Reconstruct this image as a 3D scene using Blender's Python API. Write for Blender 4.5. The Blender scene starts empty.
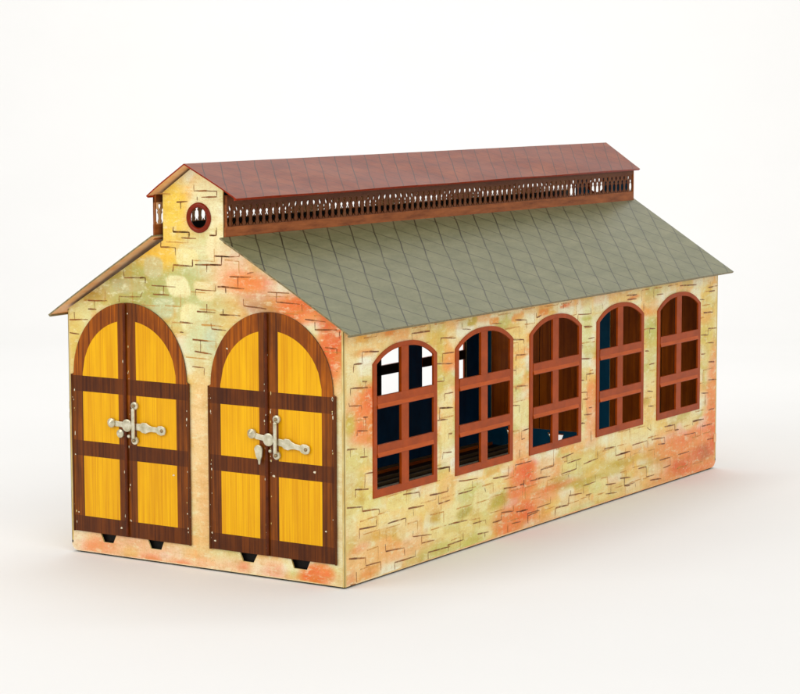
import bpy, bmesh, math, random
from mathutils import Vector, Matrix
from mathutils.geometry import delaunay_2d_cdt
random.seed(7)
S = 0.22            # metres per model unit (the shed is 22 cm wide)
L = 2.4117          # length of the shed in units
SC = bpy.context.scene
COL = SC.collection
INK_FRONT=[(-0.281,0.862,-0.279,0.841,-0.201,0.845,-0.199,0.828),(-0.42,0.767,-0.347,0.77),(-0.395,0.768,-0.394,0.744),(-0.42,0.742,-0.388,0.742),(-0.3,0.768,-0.3,0.785,-0.219,0.787,-0.211,0.803),(-0.474,0.73,-0.473,0.708),(-0.495,0.706,-0.421,0.71),(-0.495,0.667,-0.456,0.664),(-0.495,0.667,-0.495,0.633),(-0.094,0.988,-0.094,0.983,-0.036,0.984,-0.036,0.967),(-0.064,0.966,-0.01,0.966),(-0.14,0.952,-0.141,0.937,-0.086,0.937,-0.086,0.915),(-0.097,0.867,-0.095,0.887,-0.025,0.885,-0.025,0.905),(-0.015,0.891,0.08,0.893,0.081,0.918),(0.027,0.893,0.027,0.871),(0.055,0.918,0.11,0.918),(-0.22,0.844,-0.199,0.845,-0.2,0.829),(-0.177,0.823,-0.088,0.823),(-0.132,0.823,-0.133,0.799),(-0.172,0.798,-0.112,0.798),(-0.015,0.802,-0.014,0.819,0.057,0.818,0.058,0.835),(0.065,0.831,0.107,0.832),(0.094,0.83,0.094,0.813),(0.025,0.779,0.025,0.756),(-0.011,0.756,0.056,0.756),(0.084,0.767,0.084,0.754),(0.074,0.75,0.108,0.751),(0.042,0.977,0.062,0.977,0.062,0.993),(0.06,0.917,0.143,0.92,0.143,0.934),(0.081,0.918,0.08,0.894,0.038,0.893),(0.108,0.862,0.183,0.863),(0.138,0.862,0.138,0.831),(0.079,0.831,0.16,0.829),(0.094,0.828,0.094,0.813),(0.17,0.872,0.193,0.878),(0.156,0.8,0.157,0.781,0.237,0.776),(0.242,0.824,0.316,0.824),(0.273,0.824,0.272,0.797),(0.272,0.797,0.353,0.795),(0.084,0.767,0.084,0.752),(0.071,0.751,0.145,0.752),(0.359,0.795,0.361,0.775),(0.37,0.753,0.44,0.75),(0.404,0.748,0.404,0.726),(0.403,0.726,0.479,0.73),(0.486,0.726,0.486,0.706),(0.438,0.678,0.477,0.677,0.477,0.662),(-0.074,0.722,-0.026,0.72),(-0.074,0.692,-0.061,0.692),(0.04,0.724,0.042,0.708,0.094,0.707),(-0.028,0.673,0.027,0.671),(0.001,0.673,0,0.638),(-0.021,0.64,0.042,0.635),(-0.031,0.595,0.014,0.593,0.013,0.571),(-0.016,1.12,-0.016,1.103,0.066,1.103,0.065,1.087,0.01,1.085),(-0.005,1.086,-0.005,1.075),(-0.08,1.069,-0.04,1.072),(-0.065,1.069,-0.065,1.048),(-0.093,0.997,-0.094,0.982,-0.035,0.983,-0.036,0.967),(0.038,0.977,0.063,0.978,0.064,1)]
INK_SIDE=[(0.177,0.654,0.092,0.661,0.092,0.628,0.049,0.63,0.047,0.607),(0.091,0.577,0.14,0.573),(0.107,0.575,0.108,0.559),(0.118,0.557,0.032,0.564,0.032,0.544),(0.024,0.524,0.025,0.515,0.087,0.51,0.087,0.497),(0.351,0.669,0.349,0.689,0.448,0.685),(0.096,0.476,0.142,0.471),(0.107,0.475,0.108,0.436),(0.063,0.426,0.065,0.441,0.117,0.435),(0.014,0.394,0.063,0.39),(0.029,0.393,0.03,0.371),(0.099,0.388,0.1,0.365),(0.079,0.364,0.118,0.36),(0.145,0.311,0.103,0.313,0.101,0.272),(0.052,0.276,0.144,0.264),(0.054,0.253,0.055,0.275),(0.011,0.23,0.088,0.221),(0.088,0.223,0.09,0.208,0.173,0.202,0.177,0.186),(0.073,0.132,0.073,0.159,0.161,0.154,0.159,0.173),(0.301,0.224,0.388,0.218,0.391,0.201),(0.219,0.152,0.315,0.153,0.315,0.129),(0.445,0.199,0.547,0.196,0.545,0.211),(0.494,0.191,0.495,0.166,0.56,0.168),(0.328,0.178,0.414,0.174),(0.355,0.172,0.358,0.152),(0.354,0.108,0.353,0.091,0.456,0.081),(0.401,0.084,0.401,0.06),(0.401,0.063,0.471,0.061),(0.206,0.094,0.208,0.073,0.306,0.066,0.309,0.043),(0.255,0.011,0.255,0.032,0.366,0.03,0.366,0.05),(0.02,0.084,0.099,0.073),(0.103,0.075,0.105,0.049,0.181,0.047,0.183,0.022),(0.057,0.04,0.057,0.01),(0.027,0.008,0.079,0.004),(0.436,0.009,0.436,0.03,0.56,0.026),(0.609,0.217,0.72,0.209),(0.607,0.178,0.69,0.179,0.688,0.206),(0.492,0.271,0.559,0.269),(0.554,0.269,0.554,0.253),(0.552,0.094,0.659,0.091),(0.81,0.196,0.906,0.191,0.906,0.222),(0.762,0.173,0.767,0.16),(0.946,0.218,1.051,0.217),(0.951,0.218,0.951,0.2),(0.877,0.154,0.956,0.149),(1.001,0.163,1.001,0.137),(1.041,0.154,1.106,0.152),(0.692,0.074,0.767,0.074,0.769,0.059),(0.81,0.058,0.863,0.058,0.863,0.081,0.937,0.074,0.937,0.092),(0.927,0.035,0.982,0.033),(0.956,0.068,1.021,0.065),(0.72,0.037,0.786,0.033),(0.763,0.035,0.763,0.02),(0.545,0.033,0.636,0.034,0.634,0.056),(0.55,0.032,0.55,0.013),(0.903,0.011,0.902,0.037),(1.027,0.052,1.103,0.05),(1.027,0.052,1.027,0.021),(0.592,0.652,0.507,0.661,0.507,0.644),(0.448,0.703,0.447,0.687,0.394,0.69),(0.628,0.692,0.631,0.675,0.679,0.67),(0.583,0.61,0.518,0.613,0.518,0.586),(0.485,0.586,0.574,0.578),(0.48,0.533,0.525,0.53,0.525,0.545),(0.578,0.491,0.529,0.492,0.529,0.47),(0.5,0.452,0.578,0.444),(0.805,0.676,0.862,0.671),(0.829,0.673,0.829,0.666),(0.925,0.615,0.999,0.608,0.999,0.596),(0.95,0.546,0.953,0.565,1.03,0.558),(0.956,0.466,1.025,0.46),(0.951,0.465,0.951,0.449),(0.95,0.531,0.951,0.501),(0.931,0.518,0.951,0.516),(0.945,0.675,1.016,0.669,1.016,0.642),(0.5,0.418,0.502,0.452,0.578,0.445),(0.489,0.417,0.547,0.413),(0.55,0.352,0.551,0.369,0.592,0.366),(0.516,0.297,0.52,0.316,0.592,0.31),(0.485,0.273,0.556,0.268),(0.556,0.268,0.556,0.253),(0.927,0.409,0.974,0.404,0.971,0.381),(1.032,0.323,0.987,0.321,0.987,0.294,1.027,0.296),(0.975,0.263,0.975,0.238),(1.077,0.685,1.079,0.67,1.109,0.675),(1.254,0.696,1.254,0.673),(1.35,0.636,1.352,0.656,1.442,0.651,1.439,0.67),(1.394,0.613,1.449,0.61),(1.422,0.57,1.466,0.571),(1.362,0.554,1.386,0.552,1.384,0.539),(1.376,0.508,1.447,0.503),(1.413,0.434,1.412,0.454,1.462,0.452),(1.364,0.439,1.396,0.436),(1.52,0.66,1.519,0.681),(1.375,0.398,1.419,0.394,1.419,0.37,1.392,0.372),(1.414,0.343,1.418,0.321),(1.398,0.321,1.453,0.317),(1.43,0.341,1.475,0.337),(1.371,0.296,1.404,0.293),(1.445,0.262,1.449,0.225),(1.247,0.198,1.328,0.204),(1.282,0.2,1.285,0.176,1.379,0.179),(1.347,0.178,1.347,0.149,1.243,0.146),(1.294,0.138,1.294,0.128),(1.396,0.158,1.495,0.163,1.493,0.189),(1.11,0.167,1.112,0.18,1.195,0.181,1.194,0.204),(1.079,0.155,1.172,0.151),(1.54,0.188,1.623,0.186,1.623,0.155),(1.624,0.154,1.729,0.154),(1.397,0.059,1.397,0.085,1.48,0.087,1.479,0.111),(1.414,0.051,1.453,0.051),(1.436,0.049,1.436,0.03),(1.553,0.065,1.627,0.06),(1.591,0.063,1.591,0.032),(1.554,0.034,1.634,0.027),(1.689,0.07,1.689,0.041,1.731,0.036),(1.03,0.019,1.03,0.044,1.09,0.047,1.088,0.061,1.175,0.061,1.175,0.083),(0.979,0.065,1.029,0.065),(1.205,0.016,1.21,0.041,1.295,0.038,1.298,0.067,1.386,0.062),(1.31,0.083,1.31,0.065),(0.979,0.151,1.004,0.15),(1.004,0.163,1.004,0.14),(1.656,0.156,1.731,0.156,1.735,0.131),(1.746,0.173,1.856,0.175,1.856,0.15),(1.892,0.187,1.892,0.173,1.991,0.168,1.994,0.146,1.942,0.15),(1.724,0.234,1.724,0.22),(1.855,0.22,1.885,0.207,1.879,0.23),(1.99,0.206,2.071,0.203,2.071,0.183,2.103,0.182),(2.218,0.194,2.303,0.194),(2.212,0.194,2.219,0.179),(2.291,0.169,2.377,0.167),(2.148,0.156,2.239,0.153,2.243,0.132),(2.099,0.092,2.189,0.091),(2.339,0.114,2.406,0.111),(1.792,0.086,1.852,0.084,1.853,0.048,1.913,0.047),(1.955,0.092,2.036,0.091,2.04,0.063,1.981,0.06),(1.657,0.071,1.733,0.065),(1.686,0.067,1.69,0.042,1.769,0.041,1.773,0.024),(1.883,0.032,1.969,0.025),(1.694,0.691,1.77,0.688),(1.7,0.676,1.765,0.675),(1.92,0.676,1.969,0.675),(1.821,0.654,1.821,0.627),(2.332,0.669,2.411,0.67),(2.335,0.653,2.412,0.655),(2.099,0.693,2.233,0.687),(2.295,0.581,2.374,0.577,2.373,0.6),(2.261,0.631,2.3,0.628),(2.277,0.501,2.334,0.497,2.336,0.52,2.405,0.516),(2.279,0.432,2.312,0.43),(2.34,0.398,2.413,0.393),(1.868,0.546,1.868,0.563,1.91,0.559),(1.865,0.438,1.925,0.439),(1.834,0.488,1.864,0.486),(2.338,0.468,2.384,0.463),(1.91,0.592,1.91,0.564),(2.342,0.332,2.411,0.327),(2.283,0.291,2.343,0.284),(2.345,0.221,2.414,0.223),(1.855,0.347,1.897,0.341),(1.862,0.294,1.904,0.29),(2.214,0.197,2.306,0.194),(2.316,0.282,2.318,0.242)]
PAINT_FRONT=[(-0.277,0.835,0.227,0.103,190,178,105,1,0.8),(-0.183,0.81,0.149,0.088,182,184,118,1,0.9),(0.019,0.79,0.127,0.116,205,204,145,1,0.8),(-0.071,0.858,0.092,0.073,195,195,130,1,0.7),(-0.393,0.785,0.054,0.024,188,150,70,1,0.8),(-0.314,0.848,0.061,0.024,160,150,90,1,0.5),(-0.097,1.06,0.059,0.115,242,212,110,0.8,0.95),(0.03,1.063,0.065,0.103,240,232,182,0.6,0.95),(-0.144,0.913,0.089,0.047,243,203,98,0.8,0.95),(0.021,0.969,0.108,0.026,215,206,140,0.8,0.6),(-0.045,0.912,0.04,0.029,240,228,165,0.25,0.9),(-0.167,0.875,0.037,0.032,208,200,150,0.3,0.9),(-0.079,0.823,0.044,0.032,240,232,178,0.25,0.95),(0.016,0.819,0.036,0.029,238,222,165,0.3,0.9),(-0.136,0.759,0.041,0.032,204,206,158,0.3,0.9),(-0.029,0.733,0.044,0.044,244,234,175,0.25,0.9),(0.068,0.947,0.046,0.04,243,230,178,0.3,0.9),(-0.351,0.736,0.035,0.018,232,215,160,0.4,0.7),(-0.296,0.819,0.038,0.021,195,190,150,0.4,0.6),(-0.247,0.827,0.045,0.024,205,188,135,0.4,0.6),(0.127,0.867,0.092,0.074,246,200,155,0.9,0.85),(0.18,0.844,0.091,0.034,238,140,92,0.8,0.95),(0.222,0.795,0.084,0.028,205,130,90,0.8,0.7),(0.353,0.784,0.103,0.045,236,118,72,0.7,0.95),(0.471,0.715,0.054,0.139,228,102,66,0.6,0.95),(0.437,0.643,0.047,0.07,232,110,72,0.7,0.9),(0.221,0.772,0.07,0.023,180,110,75,1,0.5),(0.394,0.759,0.031,0.011,248,170,120,0.5,0.6),(-0.001,0.659,0.058,0.11,214,216,165,0.8,0.9),(0.042,0.682,0.029,0.046,200,212,180,0.8,0.6),(0.004,0.324,0.058,0.294,240,208,150,0.6,0.95),(0.01,0.207,0.026,0.148,235,190,130,0.8,0.6),(-0.474,0.645,0.039,0.097,224,200,120,0.8,0.9),(0.492,0.31,0.027,0.311,226,214,165,0.6,0.9),(-0.274,0.028,0.238,0.067,241,196,150,0.7,0.95),(-0.402,0.026,0.063,0.025,238,165,118,0.9,0.9),(-0.199,-0,0.053,0.024,240,145,108,0.8,0.9),(-0.079,-0.01,0.052,0.027,240,140,100,0.8,0.9),(-0.274,0.022,0.035,0.021,235,195,125,0.8,0.8),(0.007,0.005,0.029,0.042,240,190,140,0.8,0.9),(0.116,0.006,0.123,0.047,244,208,165,0.8,0.9),(0.152,0.025,0.022,0.018,238,165,125,1,0.8),(0.259,0.019,0.042,0.029,238,180,140,0.9,0.9),(0.401,0.03,0.062,0.032,236,112,68,0.6,0.97),(0.422,0.047,0.021,0.017,246,160,110,0.9,0.6),(0.483,0.017,0.02,0.034,228,205,150,0.7,0.9),(-0.306,-0.012,0.039,0.015,240,215,170,0.8,0.7),(-0.141,0.027,0.023,0.012,245,215,185,0.6,0.7)]
PAINT_SIDE=[(0.04,0.531,0.04,0.253,244,226,170,0.7,0.9),(0.028,0.307,0.03,0.311,222,208,150,0.8,0.7),(0.106,0.679,0.131,0.028,250,216,150,0.8,0.9),(0.091,0.7,0.04,0.014,246,190,95,0.6,0.8),(0.111,0.659,0.051,0.011,240,170,95,0.6,0.6),(0.224,0.702,0.026,0.011,244,165,85,0.4,0.9),(0.12,0.499,0.102,0.068,243,140,88,0.8,0.95),(0.135,0.525,0.041,0.04,238,105,60,0.7,0.9),(0.109,0.426,0.081,0.046,240,148,98,0.7,0.9),(0.034,0.461,0.03,0.034,212,195,105,0.8,0.9),(0.053,0.36,0.08,0.04,226,214,140,0.8,0.9),(0.089,0.44,0.025,0.014,235,130,90,0.6,0.7),(0.504,0.595,0.039,0.149,218,205,120,0.9,0.8),(0.571,0.582,0.051,0.03,246,165,105,0.8,0.9),(0.543,0.606,0.028,0.048,244,180,110,0.9,0.6),(0.543,0.411,0.04,0.096,246,226,160,0.7,0.9),(0.448,0.675,0.028,0.053,225,205,115,0.8,0.7),(0.692,0.691,0.029,0.012,205,185,85,0.3,0.9),(0.822,0.683,0.03,0.012,238,170,85,0.3,0.9),(0.963,0.683,0.037,0.013,235,155,75,0.25,0.95),(1.121,0.685,0.032,0.013,238,160,80,0.25,0.95),(1.258,0.692,0.033,0.006,235,110,60,0.3,0.9),(0.988,0.567,0.05,0.016,240,160,85,0.5,0.9),(0.975,0.625,0.05,0.079,246,218,145,0.8,0.8),(0.958,0.47,0.044,0.038,222,215,140,0.8,0.9),(0.996,0.377,0.057,0.044,238,228,165,0.25,0.9),(0.976,0.468,0.038,0.006,215,130,70,0.5,0.6),(0.978,0.278,0.063,0.051,246,195,140,0.8,0.9),(1.415,0.6,0.042,0.099,224,222,150,0.8,0.85),(1.407,0.64,0.041,0.007,190,190,90,0.6,0.7),(1.438,0.382,0.056,0.053,245,170,110,0.8,0.9),(1.454,0.297,0.056,0.1,244,180,125,0.8,0.85),(1.39,0.371,0.028,0.1,240,220,150,0.7,0.8),(1.887,0.504,0.061,0.139,218,210,130,0.9,0.8),(1.871,0.558,0.053,0.049,200,200,120,0.7,0.7),(1.876,0.314,0.061,0.07,244,218,145,0.7,0.9),(1.838,0.318,0.038,0.014,190,170,80,0.8,0.6),(2.333,0.533,0.076,0.164,228,206,115,0.8,0.85),(2.383,0.272,0.051,0.184,242,160,105,0.7,0.9),(2.316,0.571,0.067,0.029,244,190,120,0.6,0.6),(1.719,0.684,0.148,0.02,245,215,140,0.7,0.8),(1.748,0.682,0.045,0.007,238,140,80,0.6,0.8),(1.87,0.62,0.076,0.017,240,175,95,0.7,0.8),(1.907,0.641,0.038,0.028,235,200,140,0.7,0.7),(0.128,0.234,0.123,0.046,228,220,140,0.9,0.8),(0.285,0.21,0.064,0.026,236,226,150,0.3,0.9),(0.258,0.17,0.265,0.041,240,222,150,0.9,0.7),(0.179,0.125,0.187,0.017,222,185,105,0.9,0.75),(0.311,0.064,0.242,0.035,246,190,130,0.9,0.8),(0.076,0.071,0.132,0.034,246,200,140,0.9,0.8),(0.327,0.124,0.065,0.03,246,222,165,0.3,0.7),(0.376,0.175,0.055,0.024,246,220,150,0.5,0.6),(0.486,0.128,0.045,0.018,205,165,75,0.8,0.9),(0.076,0.105,0.051,0.014,235,165,110,0.9,0.7),(0.127,0.027,0.062,0.02,246,170,110,0.9,0.7),(0.035,0.021,0.03,0.034,232,175,125,0.8,0.8),(0.088,0.241,0.02,0.023,205,175,90,0.8,0.5),(0.646,0.062,0.234,0.108,224,216,140,1,0.75),(0.675,0.174,0.082,0.028,214,212,130,0.7,0.8),(0.855,0.122,0.061,0.028,196,184,85,0.7,0.9),(0.565,0.13,0.057,0.033,242,230,165,0.22,0.9),(0.74,0.136,0.048,0.037,240,230,165,0.25,0.9),(0.818,0.19,0.055,0.022,242,228,160,0.3,0.9),(0.64,0.204,0.058,0.018,240,226,160,0.4,0.8),(0.481,0.083,0.045,0.021,242,228,160,0.3,0.9),(0.56,0.046,0.052,0.024,240,225,155,0.3,0.85),(0.658,0.075,0.041,0.028,238,222,150,0.4,0.8),(0.758,0.034,0.048,0.019,240,230,165,0.4,0.8),(0.676,0.011,0.094,0.031,212,206,120,0.7,0.8),(0.646,0.117,0.047,0.015,178,165,75,0.7,0.7),(0.837,0.077,0.061,0.028,232,222,145,0.6,0.8),(0.503,0.025,0.079,0.024,212,206,125,0.7,0.8),(0.543,0.2,0.046,0.054,245,205,140,0.8,0.8),(1.01,0.174,0.108,0.054,241,118,72,0.7,0.97),(1.048,0.188,0.051,0.039,236,95,52,0.8,0.85),(0.96,0.131,0.075,0.029,238,125,78,0.8,0.9),(1.185,0.11,0.172,0.016,236,125,80,0.9,0.9),(1.074,0.087,0.168,0.023,246,175,125,0.9,0.8),(0.948,0.053,0.138,0.051,240,130,82,0.8,0.95),(0.898,0.02,0.062,0.032,242,150,105,0.9,0.8),(1.03,0.056,0.051,0.032,238,108,65,0.8,0.8),(1.14,-0.004,0.118,0.033,246,190,135,0.9,0.8),(1.138,0.175,0.079,0.045,248,205,150,0.6,0.8),(1.237,0.161,0.054,0.033,246,180,120,0.8,0.7),(1.407,0.163,0.153,0.047,220,206,125,1,0.8),(1.443,0.098,0.239,0.013,205,185,90,0.9,0.85),(1.605,0.121,0.116,0.031,226,205,125,0.8,0.8),(1.304,0.158,0.061,0.023,236,225,150,0.4,0.8),(1.428,0.167,0.049,0.023,238,225,155,0.4,0.7),(1.238,0.128,0.08,0.016,195,175,85,0.9,0.6),(1.319,0.049,0.109,0.033,246,212,145,0.8,0.7),(1.514,0.053,0.057,0.041,240,228,160,0.3,0.85),(1.478,0.065,0.05,0.02,226,222,150,0.5,0.7),(1.409,0.002,0.098,0.027,222,208,125,0.8,0.7),(1.55,-0.003,0.086,0.02,225,208,125,0.8,0.6),(1.685,0.124,0.118,0.014,205,180,80,0.9,0.8),(1.732,0.02,0.179,0.042,246,210,145,0.9,0.7),(1.803,0.218,0.212,0.049,242,224,150,0.9,0.7),(1.918,0.14,0.078,0.018,215,195,105,0.9,0.8),(2.02,0.133,0.19,0.029,235,180,115,0.9,0.85),(1.805,0.121,0.106,0.014,225,190,95,0.9,0.7),(2.197,0.113,0.296,0.08,244,150,102,0.9,0.9),(2.118,0.041,0.113,0.036,228,92,55,0.8,0.9),(2.322,0.071,0.101,0.033,190,90,68,0.9,0.85),(2.239,0.071,0.083,0.029,232,110,75,0.9,0.8),(2.282,0.01,0.168,0.029,243,132,88,0.8,0.9),(2.196,0.146,0.164,0.018,238,135,90,0.9,0.7),(2.377,0.199,0.068,0.096,243,150,105,0.8,0.9),(2.194,0.204,0.066,0.029,240,225,160,0.5,0.7),(1.96,0.021,0.11,0.029,245,180,125,0.9,0.8),(2.38,0.107,0.043,0.074,238,110,75,0.8,0.8)]
WORLD = .60
LIGHTS = [('key_softbox', (6, -3.5, 5.0), (0.2, 1, .5), 6, 6, 12.5, (1, .98, .955)),
          ('front_softbox', (-3.0, -6, 4.5), (0, 0, .4), 5, 5, 9.5, (1, .985, .965)),
          ('top_softbox', (0, 2, 7), (0, 1.5, 0), 5, 5, 3.5, (1, .99, .975)),
          ('backdrop_lamp', (-1, 3.5, 7.5), (-5, 7.5, 2.5), 5, 2, 11, (1, .99, .98))]
def lin(c, sat=1.16):
    q = [(v/12.92 if v <= .04045 else ((v+.055)/1.055)**2.4) for v in (x/255 for x in c)]
    g = .3*q[0]+.6*q[1]+.1*q[2]           # printed lacquers are a little more saturated than their picture
    return tuple(min(.9, max(.002, g+(v-g)*sat)) for v in q)

# ------------------------------------------------------------------ materials
def mat(name):
    m = bpy.data.materials.new(name); m.use_nodes = True
    nt = m.node_tree; b = nt.nodes['Principled BSDF']
    return m, nt, b
def N(nt, t, **kw):
    n = nt.nodes.new(t)
    for k, v in kw.items():
        if k in n.inputs: n.inputs[k].default_value = v
        else: setattr(n, k, v)
    return n
def uvmap(nt, scale=(1, 1, 1), loc=(0, 0, 0)):
    a = N(nt, 'ShaderNodeUVMap'); m = N(nt, 'ShaderNodeMapping')
    m.inputs['Scale'].default_value = scale; m.inputs['Location'].default_value = loc
    nt.links.new(a.outputs[0], m.inputs[0]); return m.outputs[0]
def noise(nt, vec, sc, det=4, rough=.6):
    n = N(nt, 'ShaderNodeTexNoise'); n.inputs['Scale'].default_value = sc
    n.inputs['Detail'].default_value = det; n.inputs['Roughness'].default_value = rough
    nt.links.new(vec, n.inputs['Vector']); return n.outputs['Fac']
def ramp(nt, f, stops):
    r = N(nt, 'ShaderNodeValToRGB'); e = r.color_ramp.elements
    while len(e) < len(stops): e.new(.5)
    for i, (p, c) in enumerate(stops):
        e[i].position = p; e[i].color = (c, c, c, 1) if isinstance(c, (int, float)) else (*c, 1)
    nt.links.new(f, r.inputs[0]); return r.outputs[0]
def mix(nt, f, a, b, mode='MIX'):
    m = N(nt, 'ShaderNodeMix'); m.data_type = 'RGBA'; m.blend_type = mode
    def s(i, v):
        if isinstance(v, (int, float)): m.inputs[i].default_value = v
        elif isinstance(v, tuple): m.inputs[i].default_value = (*v[:3], 1)
        else: nt.links.new(v, m.inputs[i])
    s(0, f); s(6, a); s(7, b); return m.outputs[2]
def math_(nt, op, a, b=None, c=None):
    m = N(nt, 'ShaderNodeMath'); m.operation = op
    for i, v in enumerate((a, b, c)):
        if v is None: continue
        if isinstance(v, (int, float)): m.inputs[i].default_value = v
        else: nt.links.new(v, m.inputs[i])
    return m.outputs[0]
def bump(nt, b, h, strength=.2, dist=.001):
    n = N(nt, 'ShaderNodeBump'); n.inputs['Strength'].default_value = strength
    n.inputs['Distance'].default_value = dist
    nt.links.new(h, n.inputs['Height']); nt.links.new(n.outputs[0], b.inputs['Normal'])
def dent_bump(nt, b, strength=.35, fine=0.12):
    v = uvmap(nt)
    f1 = noise(nt, v, 3.0, 2, .5); f2 = noise(nt, v, 90, 3, .6)
    h = math_(nt, 'ADD', f1, math_(nt, 'MULTIPLY', f2, fine*.25))
    bump(nt, b, h, strength, .0022)

def tin_paint(name, rgb, var=.25, rough=.35, sc=(20, 20, 1), chips=0.0, dark=None, coat=.3):
    m, nt, b = mat(name)
    v = uvmap(nt, sc); f = noise(nt, v, 1.0, 5, .65)
    c = lin(rgb); d = lin(dark) if dark else tuple(x*(1-var*1.6) for x in c)
    col = mix(nt, ramp(nt, f, [(.3, 1.0), (.7, 0.0)]), c, d)
    if chips:
        w = noise(nt, uvmap(nt, (70, 70, 1), (3, 5, 0)), 1.0, 3, .7)
        col = mix(nt, ramp(nt, w, [(chips, 0.0), (chips+.02, 1.0)]), col, lin((225, 215, 190)))
    nt.links.new(col, b.inputs['Base Color'])
    b.inputs['Roughness'].default_value = rough; b.inputs['Coat Weight'].default_value = coat*.15; b.inputs['Specular IOR Level'].default_value = .16
    b.inputs['Coat Roughness'].default_value = .25
    dent_bump(nt, b)
    return m

# hand-sprayed stone print: colour patches from the paint attribute, brushed and speckled
m, nt, b = mat('stone_print'); M_STONE = m
at = N(nt, 'ShaderNodeAttribute'); at.attribute_name = 'paint'
v = uvmap(nt)
f1 = noise(nt, uvmap(nt, (16, 28, 1)), 1.0, 5, .7)
f2 = noise(nt, uvmap(nt, (120, 120, 1)), 1.0, 3, .7)
f3 = noise(nt, uvmap(nt, (45, 6, 1), (3, 1, 0)), 1.0, 4, .6)
c = mix(nt, ramp(nt, f1, [(.42, 0.0), (.8, .22)]), at.outputs['Color'], lin((250, 234, 185)))
c = mix(nt, ramp(nt, f3, [(.5, 0.0), (.78, .3)]), c, lin((204, 150, 62)))
c = mix(nt, ramp(nt, f2, [(.54, 0.0), (.8, .35)]), c, lin((170, 120, 60)))
f4 = noise(nt, uvmap(nt, (210, 260, 1), (1, 8, 0)), 1.0, 2, .6)
c = mix(nt, ramp(nt, f4, [(.40, .20), (.55, 0.0)]), c, lin((206, 160, 92)))
f5 = noise(nt, uvmap(nt, (60, 95, 1), (6, 3, 0)), 1.0, 4, .7)
c = mix(nt, ramp(nt, f5, [(.55, 0.0), (.72, .30)]), c, lin((255, 246, 212)))
f6 = noise(nt, uvmap(nt, (11, 30, 1), (2, 12, 0)), 1.0, 6, .78)     # rubbed, yellowed varnish
c = mix(nt, ramp(nt, f6, [(.50, 0.0), (.66, .34)]), c, lin((188, 140, 66)))
f7 = noise(nt, uvmap(nt, (26, 52, 1), (8, 1, 0)), 1.0, 5, .7)
c = mix(nt, ramp(nt, f7, [(.54, 0.0), (.64, .42)]), c, lin((255, 246, 206)))
chip = noise(nt, uvmap(nt, (38, 38, 1), (7, 2, 0)), 1.0, 4, .75)
c = mix(nt, ramp(nt, chip, [(.70, 0.0), (.715, .85)]), c, lin((120, 82, 44)))
nt.links.new(c, b.inputs['Base Color'])
b.inputs['Roughness'].default_value = .36; b.inputs['Coat Weight'].default_value = .06; b.inputs['Specular IOR Level'].default_value = .16; b.inputs['Coat Roughness'].default_value = .22
dent_bump(nt, b, .3)

m, nt, b = mat('brick_joint_ink'); M_INK = m      # brown joint lines, unevenly printed
f = noise(nt, uvmap(nt, (22, 22, 1)), 1.0, 3, .6)
c = mix(nt, ramp(nt, f, [(.35, 0.0), (.65, 1.0)]), lin((104, 58, 14)), lin((158, 98, 34)))
nt.links.new(c, b.inputs['Base Color']); b.inputs['Roughness'].default_value = .4
f = noise(nt, uvmap(nt, (35, 35, 1), (4, 4, 0)), 1.0, 3, .6)
nt.links.new(ramp(nt, f, [(.3, .25), (.6, .95)]), b.inputs['Alpha'])

def slate(name, base, light, line, a=(1.0, .92, .119), bb=(1.0, -1.2, .135), w=.0023, rough=.34, faint=.95, worn=None):
    m, nt, b = mat(name)
    uv = N(nt, 'ShaderNodeUVMap'); sx = N(nt, 'ShaderNodeSeparateXYZ'); nt.links.new(uv.outputs[0], sx.inputs[0])
    wob = noise(nt, uv.outputs[0], 9, 1, .5)
    wob = math_(nt, 'MULTIPLY', math_(nt, 'SUBTRACT', wob, .5), .014)
    x, y = math_(nt, 'ADD', sx.outputs[0], wob), sx.outputs[1]
    masks = []
    for (ku, kv, sp), amp in ((a, 1.0), (bb, faint)):
        t = math_(nt, 'DIVIDE', math_(nt, 'SUBTRACT', x, math_(nt, 'MULTIPLY', y, kv)), sp)
        t = math_(nt, 'FRACT', math_(nt, 'ADD', t, 20.37))
        d = math_(nt, 'MULTIPLY', math_(nt, 'ABSOLUTE', math_(nt, 'SUBTRACT', t, .5)), sp)
        mr = N(nt, 'ShaderNodeMapRange'); mr.inputs[1].default_value = w*.5; mr.inputs[2].default_value = w*1.9
        mr.inputs[3].default_value = amp; mr.inputs[4].default_value = 0
        nt.links.new(d, mr.inputs[0]); masks.append(mr.outputs[0])
    k = math_(nt, 'MAXIMUM', masks[0], masks[1])
    fade = ramp(nt, noise(nt, uv.outputs[0], 5, 4, .7), [(.3, .55), (.55, 1.0)])
    k = math_(nt, 'MULTIPLY', k, fade)
    n1 = noise(nt, uvmap(nt, (7, 22, 1)), 1.0, 6, .7); n2 = noise(nt, uvmap(nt, (90, 90, 1)), 1.0, 3, .6)
    c = mix(nt, ramp(nt, n1, [(.3, 0.0), (.72, 1.0)]), lin(base), lin(light))
    c = mix(nt, ramp(nt, n2, [(.5, 0.0), (.8, .22)]), c, lin(line))
    if worn:
        n3 = noise(nt, uvmap(nt, (3, 14, 1), (2, 6, 0)), 1.0, 6, .75)
        c = mix(nt, ramp(nt, n3, [(.47, 0.0), (.70, .75)]), c, lin(worn))
    sc = noise(nt, uvmap(nt, (26, 60, 1), (9, 9, 0)), 1.0, 4, .8)
    c = mix(nt, ramp(nt, sc, [(.74, 0.0), (.77, .6)]), c, lin((200, 192, 165)))
    c = mix(nt, k, c, lin(line))
    nt.links.new(c, b.inputs['Base Color'])
    b.inputs['Roughness'].default_value = rough; b.inputs['Coat Weight'].default_value = .12; b.inputs['Specular IOR Level'].default_value = .16; b.inputs['Coat Roughness'].default_value = .3
    dent_bump(nt, b, .4)
    return m
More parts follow.
